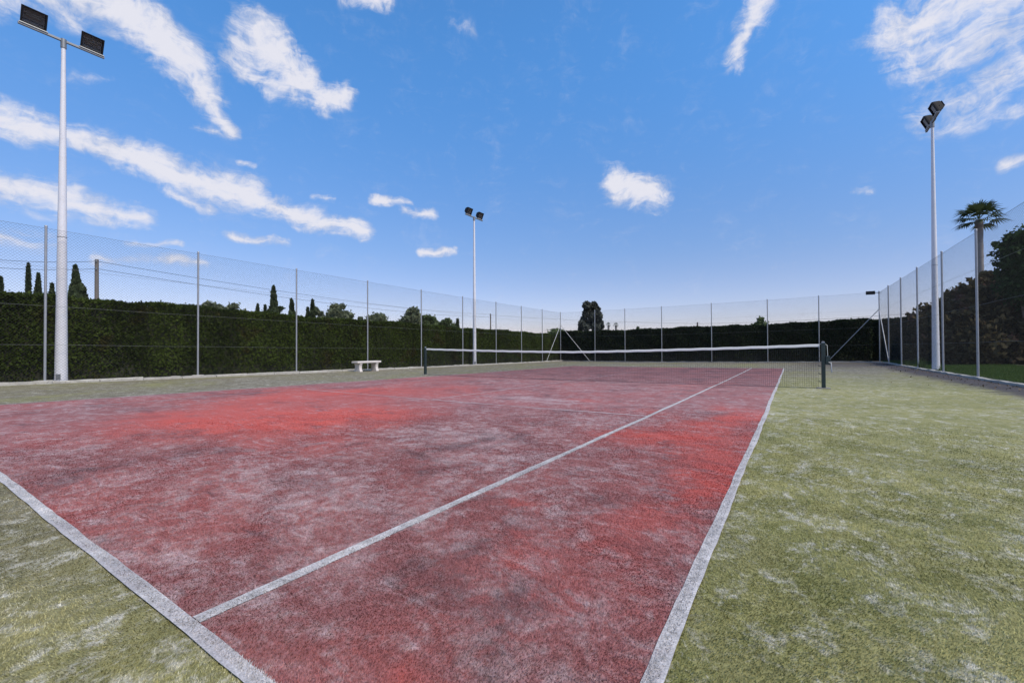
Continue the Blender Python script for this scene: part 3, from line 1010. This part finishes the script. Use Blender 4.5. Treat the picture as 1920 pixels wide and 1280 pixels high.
def fan_palm(px, depth, ytop, crown_px, trunk_r, label, group=None, fronds=34, segs=14):
    x, y = bearing(px, depth)
    z0 = float(gz(x, y)) - .03
    cr = crown_px * depth / FPX / 2
    H = height(ytop, depth, px) - z0 - cr * .8
    root = empty('palm_tree', (x, y, z0), label, 'palm', group)
    m = MB()
    npts = 26
    pts, rads = [], []
    for i in range(npts + 1):
        t = i / npts
        pts.append((0.10 * math.sin(t * 2.2) * trunk_r, 0, H * t))
        rads.append(trunk_r * (1.12 - .14 * t + (.10 if t > .9 else 0)) * (1 + (.035 if i % 2 else -.035)))
    m.tube(pts, rads, 14)
    m.build('trunk', M_PTRUNK, root)
    V, tone = [], []
    for k in range(fronds):
        a = k * 2.39996
        e = R(86) - (k / fronds) ** 0.9 * R(112)
        L = cr * random.uniform(.60, .74)
        dv = np.array([math.cos(a) * math.cos(e), math.sin(a) * math.cos(e), math.sin(e)])
        b0 = np.array([0, 0, H + .02]) + dv * cr * .06
        hub = b0 + dv * L * .62
        side = np.cross(dv, [0, 0, 1])
        side /= np.linalg.norm(side) + 1e-9
        nrm = np.cross(side, dv)
        # stalk
        w = side * cr * .018
        V += [b0 - w, b0 + w, hub + w * .7, hub - w * .7]
        tn = random.random()
        tone.append(tn)
        for j in range(segs):
            f = (j / (segs - 1) - .5) * R(190)
            l = L * (0.62 + .22 * math.cos(f)) * random.uniform(.85, 1.1)
            dd = dv * math.cos(f) + side * math.sin(f)
            dd = dd - nrm * .10 * abs(math.sin(f))
            tip = hub + dd * l - np.array([0, 0, .16 * l * (1 + abs(math.sin(f)))])
            mid = hub + dd * l * .55
            ww = np.cross(dd, nrm)
            ww = ww / (np.linalg.norm(ww) + 1e-9) * L * .045
            V += [hub, mid + ww, tip, mid - ww]
            tone.append(min(1, max(0, tn * .6 + random.random() * .4)))
    soup('crown', np.array(V), 4, M_PALM, root, tone=tone)
    return root


fan_palm(1141, 70, 604, 13, .16, 'left one of two tiny palms right of the eucalyptus', GB, 20, 8)
fan_palm(1155, 70, 604, 14, .16, 'right one of two tiny palms right of the eucalyptus', GB, 20, 8)
tree('olive_tree', 1186, 64, 611, 10, 'round', 'tiny round treetop above the far hedge, left of its twin', GB, hbot=.3, n=1200, mat=M_GREENL)
tree('olive_tree', 1198, 64, 611, 13, 'round', 'tiny round treetop above the far hedge, right of its twin', GB, hbot=.3, n=1200, mat=M_GREENL)
tree('broadleaf_tree', 1426, 40, 596, 42, 'round', 'leafy treetop rising over the far hedge near the net post', GB, hbot=.3, n=3500, mat=M_GREENL)
fan_palm(1839, 27, 378, 83, .170, 'tall fan palm with bare grey trunk above the right fence', None, 26, 16)


# the big loose bushes and the ivy-clad tree at the right
def bush(name, label, blobs_, mat, leaf, per, trunk, cat='bush', jitter=1.12, group=None):
    x, y = bearing(*trunk)
    z0 = float(gz(x, y)) - .02
    root = empty(name, (x, y, z0), label, cat, group)
    m = MB()
    P, tn = [], []
    for (px, py, r_, dep, yy) in blobs_:
        s_ = dep / FPX
        bx, by = bearing(px, dep)
        c = np.array([bx - x, by - y, height(py, dep, px) - z0])
        k = int(per * (r_ / 30.0) ** 2)
        w = RNG.normal(0, 1, (k, 3))
        w /= np.linalg.norm(w, axis=1)[:, None]
        w *= (RNG.uniform(.15, jitter, k) ** .55)[:, None] * r_ * s_
        w[:, 2] *= yy
        w -= _r0 * (w @ _r0)[:, None] * .28
        q_ = c + w
        P.append(q_[q_[:, 2] > .03])
        tn.append(np.clip(RNG.random(len(P[-1])) * .8 + RNG.uniform(-.2, .25), 0, 1))
        p0 = Vector((c[0] * .15, c[1] * .15, 0))
        m.tube([p0, p0.lerp(Vector(c), .6) + Vector((0, 0, .2)), Vector(c)], [.07, .05, .02], 6)
        kk = int(k * .16)
        w = RNG.normal(0, 1, (kk, 3))
        w /= np.linalg.norm(w, axis=1)[:, None]
        w = w * (RNG.uniform(.95, 1.34, kk) * r_ * s_)[:, None]
        q_ = c + w - _r0 * (w @ _r0)[:, None] * .28
        P.append(q_[q_[:, 2] > .03])
        tn.append(np.clip(RNG.random(len(P[-1])) + .1, 0, 1))
        # outer sprays
        for _ in range(int(r_ / 3)):
            a = RNG.normal(0, 1, 3)
            a[2] = abs(a[2]) * .9
            a /= np.linalg.norm(a)
            t0 = c + a * r_ * s_ * .8
            t1 = c + a * r_ * s_ * RNG.uniform(1.15, 1.5)
            kk = 20
            P.append(t0 + (t1 - t0) * RNG.random((kk, 1)) + RNG.normal(0, .05, (kk, 3)))
            tn.append(RNG.random(kk))
    m.build('branches', M_TRUNK, root)
    C = np.concatenate(P)
    soup('foliage', quads(C, leaf, .1, 1.7), 4, mat, root, tone=np.concatenate(tn))
    return root


bush('bush', 'large dusky bush behind the right fence, under the palm', [
    (1800, 572, 30, 21, 1), (1790, 600, 36, 20.5, 1), (1828, 566, 34, 22, 1), (1850, 590, 52, 20.5, 1), (1810, 640, 46, 20, 1), (1868, 556, 30, 22, 1),
    (1900, 600, 60, 20.5, 1), (1880, 650, 52, 20, 1), (1835, 535, 14, 22, 1), (1930, 640, 60, 20, 1), (1965, 600, 60, 20.5, 1), (1770, 640, 34, 20.5, 1),
    (1783, 580, 24, 21, 1), (1862, 522, 14, 22, 1), (1985, 640, 50, 20, 1), (1840, 655, 30, 20, 1), (1795, 660, 26, 20, 1)], M_BUSH, .14, 950, (1860, 20.5))
bush('bush', 'smaller loose bush between the right fence posts, left of the white pole', [
    (1735, 595, 20, 24, 1), (1718, 605, 14, 24, 1), (1752, 585, 18, 24, 1), (1742, 620, 24, 24, 1), (1738, 650, 26, 24, 1), (1760, 640, 26, 24, 1)], M_BUSH, .125, 850, (1742, 24))
bush('ivy_clad_tree', 'dark ivy-clad tree at the right edge, above the dusky bush', [
    (1925, 470, 38, 19, 1), (1912, 500, 28, 19, 1), (1950, 500, 45, 19, 1), (1912, 535, 32, 19, 1), (1945, 555, 40, 19, 1), (1975, 480, 40, 19, 1), (1915, 460, 24, 19, 1)],
    M_IVY, .10, 1700, (1935, 19), 'tree', 1.05)

# weeds and dry leaves at the fence foot
m_pts = []
for (x, y, nbl) in ((XR + .1, 11.9, 60), (XR + .12, 14.5, 30), (XR + .12, 9.0, 18)):
    z = float(gz(x, y)) + .02
    w_ = empty('weed', (x, y, z), 'tall weed tuft at the foot of the right fence' if nbl == 60 else ('small weed tuft by the far right fence posts' if nbl == 30 else 'tiny weed tuft beside the right white pole'), 'weed', 'weeds along the right fence')
    V = []
    for k in range(nbl):
        a = random.uniform(0, 2 * PI)
        h_ = random.uniform(.15, .55 if nbl == 60 else .3)
        b0 = np.array([random.gauss(0, .05), random.gauss(0, .05), 0])
        t_ = b0 + np.array([math.cos(a) * h_ * .4, math.sin(a) * h_ * .4, h_])
        s2 = np.array([-math.sin(a), math.cos(a), 0]) * .012
        V += [b0 - s2, b0 + s2, t_]
    soup('blades', np.array(V), 3, M_LAWN, w_, tone=RNG.random(nbl))
n = 2600
y = RNG.uniform(-15, YB, n)
x = XL - .12 - RNG.random(n) ** 1.6 * .6
z = gz(x, y) + RNG.uniform(.0, .05, n)
C = np.stack([x, y, z], 1)
n_r = 350
xr = XR - .1 - RNG.exponential(.35, n_r)
yr = RNG.uniform(0, YB - .2, n_r)
C = np.concatenate([C, np.stack([xr, yr, gz(xr, yr) + .012], 1)])
tag(soup('leaf_litter', quads(C, .028, 0, 1.5), 4, M_LITTER, tone=RNG.random(len(C))), 'dry fallen leaves along the hedge foot and right kerb', 'leaf litter', kind='stuff')


# ------------------------------------------------------------------ chain-link fences
FH = 4.234


def fence(label, a, b_, posts, braces, wires, skip_first=False, skip_last=False, extra=None, pr=.029, wr=.0017):
    (x0, y0), (x1, y1) = a, b_
    L = math.hypot(x1 - x0, y1 - y0)
    d = Vector(((x1 - x0) / L, (y1 - y0) / L, 0))
    root = empty('chain_link_fence', (x0, y0, float(gz(x0, y0))), label, 'fence', 'chain link fences round the court')
    zr = root.location.z
    G = lambda s: float(gz(x0 + d.x * s, y0 + d.y * s)) - zr

    def at(s, h, off=0.0):
        return Vector((d.x * s - d.y * off, d.y * s + d.x * off, G(s) + h))
    first = None
    for i, s in enumerate(posts):
        if first is None:
            m = MB()
            m.tube([(0, 0, -.1), (0, 0, FH)], pr, 10)
            m.tube([(0, 0, FH), (0, 0, FH + .02), (0, 0, FH + .035)], [pr * 1.2, pr * 1.15, pr * .5], 10)
            o = m.build('post', M_GALV, root)
            first = o
        else:
            o = first.copy()
            COL.objects.link(o)
            o.parent = root
        o.location = at(s, 0)
    if extra:
        for s in extra:
            m = MB()
            m.tube([(0, 0, -.05), (0, 0, .07), (0, 0, .09)], [.20, .19, .15], 9, smooth=False)
            m.build('footing', M_KERB, root, at(s, 0))
    for (s0, h0, s1, off) in braces:
        m = MB()
        m.tube([at(s0, h0), at(s1, .02, off)], .022, 8)
        m.build('brace', M_GALV, root)
    for h in wires:
        m = MB()
        n = int(L / 3.5)
        m.tube([at(L * i / (2 * n), h - .012 * (i % 2), .03) for i in range(2 * n + 1)], .0035, 4, cap=False)
        m.build('tension_wire', M_TWIRE, root)
    # the mesh of diagonal wires
    step = 0.078
    zt, zb = FH - .03, .06
    Hh = zt - zb
    m = MB()
    r_ = wr
    k = -int(Hh / step) - 1
    while k * step < L:
        for sg in (1, -1):
            s0, s1 = (k * step, k * step + Hh) if sg > 0 else (k * step + Hh, k * step)
            h0, h1 = zb, zt
            # clip to 0..L
            if s0 != s1:
                pts = []
                for (sa, ha, sb, hb) in ((s0, h0, s1, h1), (s1, h1, s0, h0)):
                    t = 0.0
                    if sa < 0:
                        t = (0 - sa) / (sb - sa)
                    elif sa > L:
                        t = (L - sa) / (sb - sa)
                    pts.append((sa + (sb - sa) * t, ha + (hb - ha) * t))
                if max(s0, s1) > 0.02 and min(s0, s1) < L - .02:
                    (sa, ha), (sb, hb) = pts
                    off = .030 + .002 * sg
                    nseg = 2 if abs(sb - sa) > 2 else 1
                    m.tube([at(sa + (sb - sa) * i / nseg, ha + (hb - ha) * i / nseg, off) for i in range(nseg + 1)], r_, 3, cap=False)
        k += 1
    o = m.build('mesh', M_WIRE, root)
    o['kind'] = 'stuff'
    return root


WH = [.08, 1.05, 2.1, 3.15, 4.2]
lp = [-16.1, -13.1, -9.57, -6.01, -2.55, .95, 4.48, 7.99, 11.53, 14.81, 18.0, YB]
fl = fence('grey chain link fence along the left side, in front of the green hedge', (XL, -16.4), (XL, YB), [y + 16.4 for y in lp], [(YB + 16.4, 3.15, YB + 16.4 - 2.6, 0)], WH, extra=[-6.01 + 16.4, -9.57 + 16.4])
bp = [-7.91, -5.37, -2.52, .96, 4.42, 7.25]
fence('chain link fence across the far end with slanting corner braces', (XL, YB), (XR, YB), [x - XL for x in bp], [(.02, 3.1, 2.7, 0), (XR - XL - .02, 3.15, XR - XL - 2.55, 0)], WH)
rp = [YB, 18.35, 15.16, 11.92, 8.35, 5.0, 1.6]
fence('chain link fence along the right side, in front of the lawn', (XR, YB), (XR, 0.0), [YB - y for y in rp], [(.02, 3.1, 2.9, 0)], WH, wr=.0012)


# ------------------------------------------------------------------ floodlight masts
def floodlight(root, s):
    """one lamp on the crossbar at offset s along it (local Y); the lamp looks along local +X, tipped down"""
    tilt = Matrix.Rotation(R(24), 3, 'Y')
    piv = Vector((.02, s, .30))
    lamp_root = None
    W_, H_, D_ = .49, .42, .20

    def rect(mb, x, w, h, z=0.0):
        return [tilt @ Vector((x, -w / 2, -h / 2 + z)) + piv, tilt @ Vector((x, w / 2, -h / 2 + z)) + piv, tilt @ Vector((x, w / 2, h / 2 + z)) + piv, tilt @ Vector((x, -w / 2, h / 2 + z)) + piv]
    m = MB()
    # tapered body, open at the front with a recess
    rings = [(-.16, .30, .24), (-.13, .36, .29), (.02, W_ - .02, H_ - .02), (.06, W_, H_), (.10, W_, H_), (.10, W_ - .07, H_ - .07), (.04, W_ - .08, H_ - .08)]
    V = []
    for (x, w, h) in rings:
        V += rect(m, x, w, h)
    F = [(0, 3, 2, 1)]
    for i in range(len(rings) - 1):
        for c in range(4):
            F.append((i * 4 + c, i * 4 + (c + 1) % 4, (i + 1) * 4 + (c + 1) % 4, (i + 1) * 4 + c))
    m.add(V, F)
    for k in range(7):      # cooling ribs on the back
        yy = -.15 + .05 * k
        m.box(tilt @ Vector((-.17, yy, 0)) + piv, (.06, .008, .22), tilt)
    lamp_root = m.build('floodlight', M_BLACK, root, bevel=.006)
    # reflector bowl
    m = MB()
    V = []
    rr = [(.045, W_ - .085, H_ - .085), (-.02, W_ - .16, H_ - .15), (-.07, W_ - .28, H_ - .28)]
    for (x, w, h) in rr:
        V += rect(m, x, w, h)
    F = [(8, 9, 10, 11)]
    for i in range(2):
        for c in range(4):
            F.append((i * 4 + c, i * 4 + (c + 1) % 4, (i + 1) * 4 + (c + 1) % 4, (i + 1) * 4 + c))
    m.add(V, F)
    m.build('reflector', M_REFL, lamp_root)
    m = MB()
    m.tube([tilt @ Vector((-.02, -.14, .02)) + piv, tilt @ Vector((-.02, .14, .02)) + piv], .022, 8)
    m.build('lamp_tube', M_PALE, lamp_root)
    for zz in (-.10, .075):  # added bars imitate the streaks reflected across the lamp glass
        m = MB()
        m.box(tilt @ Vector((.05, 0, zz)) + piv, (.008, W_ - .09, .014), tilt)
        m.build('streak_bar', M_BLACK if zz < 0 else M_PALE, lamp_root)
    m = MB()
    m.box(tilt @ Vector((.062, 0, 0)) + piv, (.006, W_ - .076, H_ - .076), tilt)
    m.build('glass', M_GLASS, lamp_root)
    m = MB()
    m.box((0.02, s, .055), (.07, W_ + .04, .02))
    m.build('bracket', M_PALE, lamp_root)
    for sg in (-1, 1):
        m = MB()
        m.box((-.02, s + sg * (W_ / 2 - .035), .185), (.05, .010, .25))
        m.build('bracket_arm', M_BLACK, lamp_root)
    return lamp_root


def mast(loc, H, r0, r1, face, label, bar=.90, hole=True, spread=.58):
    x, y = loc
    z = float(gz(x, y))
    root = empty('floodlight_mast', (x, y, z), label, 'floodlight mast', 'white floodlight masts beside the court', rz=face)
    m = MB()
    n = 24
    pts = [(0, 0, H * i / n) for i in range(n + 1)]
    rad = [r0 + (r1 - r0) * (i / n) for i in range(n + 1)]
    m.tube(pts, rad, 16)
    m.build('pole', M_MASTW, root)
    m = MB()
    m.tube([(0, 0, -.05), (0, 0, .012), (0, 0, .03)], [r0 + .05, r0 + .05, r0 + .012], 16)
    m.build('base_plate', M_MASTW, root)
    m = MB()
    m.box((0, 0, 0), (.012, .10, .16))
    o = m.build('hand_hole_cover', M_BARS, root, ((r0 - .004) * math.cos(R(-35)), (r0 - .004) * math.sin(R(-35)), .16), bevel=.004)
    o.rotation_euler = (0, 0, R(-35))
    m = MB()
    m.tube([(0, 0, H - .03), (0, 0, H + .22)], r1 + .018, 12)
    m.build('collar', M_BARS, root)
    m = MB()
    m.tube([(0, 0, H * .43), (0, 0, H * .43 + .012)], r0 + (r1 - r0) * .43 + .006, 16)
    m.build('joint_ring', M_BARS, root)
    m = MB()
    m.box((0, 0, H + .175), (.06, 2 * bar, .06))
    m.build('crossbar', M_BARS, root, bevel=.005)
    for s in (-spread, spread):
        lr = floodlight(root, s)
        lr.location = (0, 0, H + .15)
    return root


mast((-11.40, -9.20), 9.45, .138, .046, 0.0, 'nearest white floodlight mast, at the left with thick base', bar=.86, spread=.58)
mast((-11.38, 9.55), 9.36, .122, .054, 0.0, 'white floodlight mast in the middle distance, behind the net')
mast((10.42, 10.29), 9.41, .116, .044, PI, 'white floodlight mast at the right, beside the lawn')

# small floodlight held out from the far right fence corner
z = float(gz(XR, YB))
fr = empty('corner_floodlight', (XR, YB - .06, z + FH - .08), 'small black floodlight on an arm at the far right fence corner', 'floodlight')
m = MB()
m.box((-.08, -.02, 0), (.30, .03, .03))
m.build('arm', M_GALV, fr)
m = MB()
m.tube([(0.0, 0.06, -.05), (.0, .06, .05)], .045, 8)
m.build('clamp', M_GALV, fr)
m = MB()
m.box((-.42, -.04, 0), (.40, .16, .17))
m.build('housing', M_BLACK, fr, bevel=.008)
m = MB()
m.box((-.42, -.135, 0), (.44, .03, .21))
m.build('frame', M_BLACK, fr, bevel=.005)
m = MB()
m.box((-.42, -.152, 0), (.36, .008, .14))
m.build('glass', M_GLASS, fr)


# ------------------------------------------------------------------ net and its posts
NX = 6.40


def net_top(x):
    return float(gz(x, 0)) * (abs(x) / NX) ** 0 + .93 + (1.045 - .93) * (abs(x) / NX) ** 1.3


net = empty('tennis_net', (0, 0, float(gz(0, 0))), 'dark tennis net with white top band across the court', 'tennis net')
zr = net.location.z
m = MB()
r_ = .0021
xs = np.arange(-NX + .10, NX - .09, .045)
for x in xs:
    x = float(x)
    m.tube([(x, 0, float(gz(x, 0)) + .02 - zr), (x + .004 * math.sin(x * 9), .006 * math.sin(x * 3), net_top(x) - .05 - zr)], r_, 3, cap=False)
K = 21
for k in range(K):
    f = k / (K - 1)
    pts = []
    for i in range(41):
        x = -NX + .1 + (2 * NX - .2) * i / 40
        b0 = float(gz(x, 0)) + .02
        pts.append((x, .004, b0 + (net_top(x) - .06 - b0) * f - zr))
    m.tube(pts, r_, 3, cap=False)
o = m.build('netting', M_NET, net)
o['kind'] = 'stuff'
m = MB()
V, F = [], []
N = 80
for i in range(N + 1):
    x = -NX + .07 + (2 * NX - .14) * i / N
    zt = net_top(x) - zr + .004 * math.sin(i * 1.7)
    V += [(x, -.011, zt - .064), (x, -.010, zt - .01), (x, 0, zt), (x, .010, zt - .01), (x, .011, zt - .064)]
for i in range(N):
    for c in range(4):
        F.append((i * 5 + c, (i + 1) * 5 + c, (i + 1) * 5 + c + 1, i * 5 + c + 1))
m.add(V, F, True)
m.build('headband', M_BAND, net)
m = MB()
pts = [(-NX - .005, 0, net_top(-NX) - zr + .02)] + [(-NX + .07 + (2 * NX - .14) * i / 20, 0, net_top(-NX + .07 + (2 * NX - .14) * i / 20) - zr - .012) for i in range(21)] + [(NX + .0, 0, net_top(NX) - zr + .02), (NX + .075, 0, net_top(NX) - zr - .03), (NX + .085, 0, net_top(NX) - zr - .32)]
m.tube(pts, .006, 6)
m.build('cable', M_PALE, net)
m = MB()
pts = []
for i in range(31):
    x = -NX + .1 + (2 * NX - .2) * i / 30
    pts.append((x, -.005, float(gz(x, 0)) + .022 - zr))
m.tube(pts, .003, 5, cap=False)
m.build('bottom_cord', M_NET, net)

for sg in (-1, 1):
    x = sg * NX
    z = float(gz(x, 0))
    pr = empty('net_post', (x, 0, z), 'green steel net post with winding crank at the right end of the net' if sg > 0 else 'thin dark net post at the left end of the net', 'net post', 'net posts')
    m = MB()
    w_ = .080 if sg > 0 else .085
    m.box((0, 0, .53), (w_, w_, 1.08))
    m.build('post', M_NPOST, pr, bevel=.008)
    m = MB()
    m.box((0, 0, .004 + .006), (.26, .26, .02))
    m.build('base_plate', M_KERB2, pr)
    m = MB()
    m.tube([(0, -.018, 1.075), (0, .018, 1.075)], .035, 12)
    m.build('pulley', M_GALV, pr)
    for h in (.16, .34, .52, .70, .88):
        m = MB()
        m.tube([(-sg * .045, 0, h), (-sg * .085, 0, h), (-sg * .085, 0, h + .03)], .007, 6)
        m.build('hook', M_NPOST, pr)
    if sg > 0:
        m = MB()
        m.box((.085, 0, .66), (.085, .12, .20))
        m.tube([(.09, -.07, .66), (.09, .07, .66)], .05, 12)
        m.build('winder', M_NPOST, pr, bevel=.006)
        m = MB()
        m.tube([(.095, -.06, .62), (.14, -.075, .60), (.15, -.08, .40)], .012, 8)
        m.tube([(.15, -.08, .40), (.15, -.19, .40)], .015, 8)
        m.build('crank', M_GALV, pr)

# ------------------------------------------------------------------ stone bench
bx, by = -10.42, .38
z = float(gz(bx, by))
bench = empty('stone_bench', (bx, by, z), 'pale cast stone bench in front of the left hedge', 'bench', rz=R(2))
m = MB()
m.box((0, 0, .425), (.42, 1.34, .085))
m.build('seat', M_BENCH, bench, bevel=.02)
for s in (-1, 1):
    # legs flare at the top and the foot
    m = MB()
    prof = [(0, .40), (.05, .40), (.10, .33), (.22, .29), (.31, .32), (.36, .38), (.384, .38)]
    V, F = [], []
    for (h_, w_) in prof:
        t = .15 * (0.9 + .1 * (w_ / .4))
        V += [(-w_ / 2, -t / 2, h_), (w_ / 2, -t / 2, h_), (w_ / 2, t / 2, h_), (-w_ / 2, t / 2, h_)]
    for i in range(len(prof) - 1):
        for c in range(4):
            F.append((i * 4 + c, i * 4 + (c + 1) % 4, (i + 1) * 4 + (c + 1) % 4, (i + 1) * 4 + c))
    F += [(3, 2, 1, 0), tuple(range(len(V) - 4, len(V)))]
    m.add(V, F)
    m.build('leg', M_BENCH, bench, (0, s * .46, -.012), bevel=.012)


# ------------------------------------------------------------------ utility poles and wires outside the court
def upole(px, depth, ytop, r_, label, lean=0.0, arm=True):
    x, y = bearing(px, depth)
    z = float(gz(x, y)) - .05
    H = height(ytop, depth, px) - z
    root = empty('utility_pole', (x, y, z), label, 'utility pole', 'utility poles beyond the hedges')
    m = MB()
    m.tube([(lean * (1 - i / 5) ** 2, 0, H * i / 5) for i in range(6)], [r_ * (1.15 - .25 * i / 5) for i in range(6)], 10)
    m.build('pole', M_WOOD, root)
    for dz_ in (.12, .55):
        m = MB()
        m.tube([(0, 0, H - dz_), (.12, -.05, H - dz_)], .02, 6)
        o = m.build('insulator_arm', M_BARS, root)
        m = MB()
        m.tube([(.12, -.05, H - dz_ - .03), (.12, -.05, H - dz_ + .09)], .032, 8)
        m.build('insulator', M_BARS, o)
    root['top'] = H
    return Vector((x, y, z + H))


T1 = upole(180.5, 24, 486, .095, 'weathered wooden utility pole behind the left hedge by the windswept cypress', lean=.25)
T2 = upole(920, 66, 588, .10, 'thin distant utility pole right of the middle white mast')
T3 = upole(1308, 70, 604, .13, 'short distant pole top above the far hedge, left of centre net')
T4 = upole(1793, 36, 577, .10, 'utility pole mostly hidden in the dusky bush at the right')
x, y = bearing(-160, 22)
T0 = Vector((x, y, T1.z + .2))


def cable(a, b_, dz_, sag, label):
    m = MB()
    a = Vector(a) - Vector((0, 0, dz_))
    b_ = Vector(b_) - Vector((0, 0, dz_))
    pts = []
    for i in range(25):
        t = i / 24
        p = a.lerp(b_, t)
        p.z -= sag * 4 * t * (1 - t)
        pts.append(p)
    m.tube(pts, .011, 5)
    tag(m.build('overhead_cable', M_NET), label, 'cable', 'overhead cables beyond the hedges')


cable(T1, T2, .10, .55, 'upper dark cable sagging from the wooden pole towards the middle mast')
cable(T1, T2, .52, .60, 'lower dark cable sagging from the wooden pole towards the middle mast')
cable(T0, T1, .10, .25, 'upper dark cable reaching the wooden pole from the left')
cable(T0, T1, .52, .25, 'lower dark cable reaching the wooden pole from the left')
cable(T2, T3, .20, .25, 'thin cable low over the far hedge between two distant poles')
cable(T3, T4, .20, .25, 'dark cable rising over the far hedge towards the right fence corner')
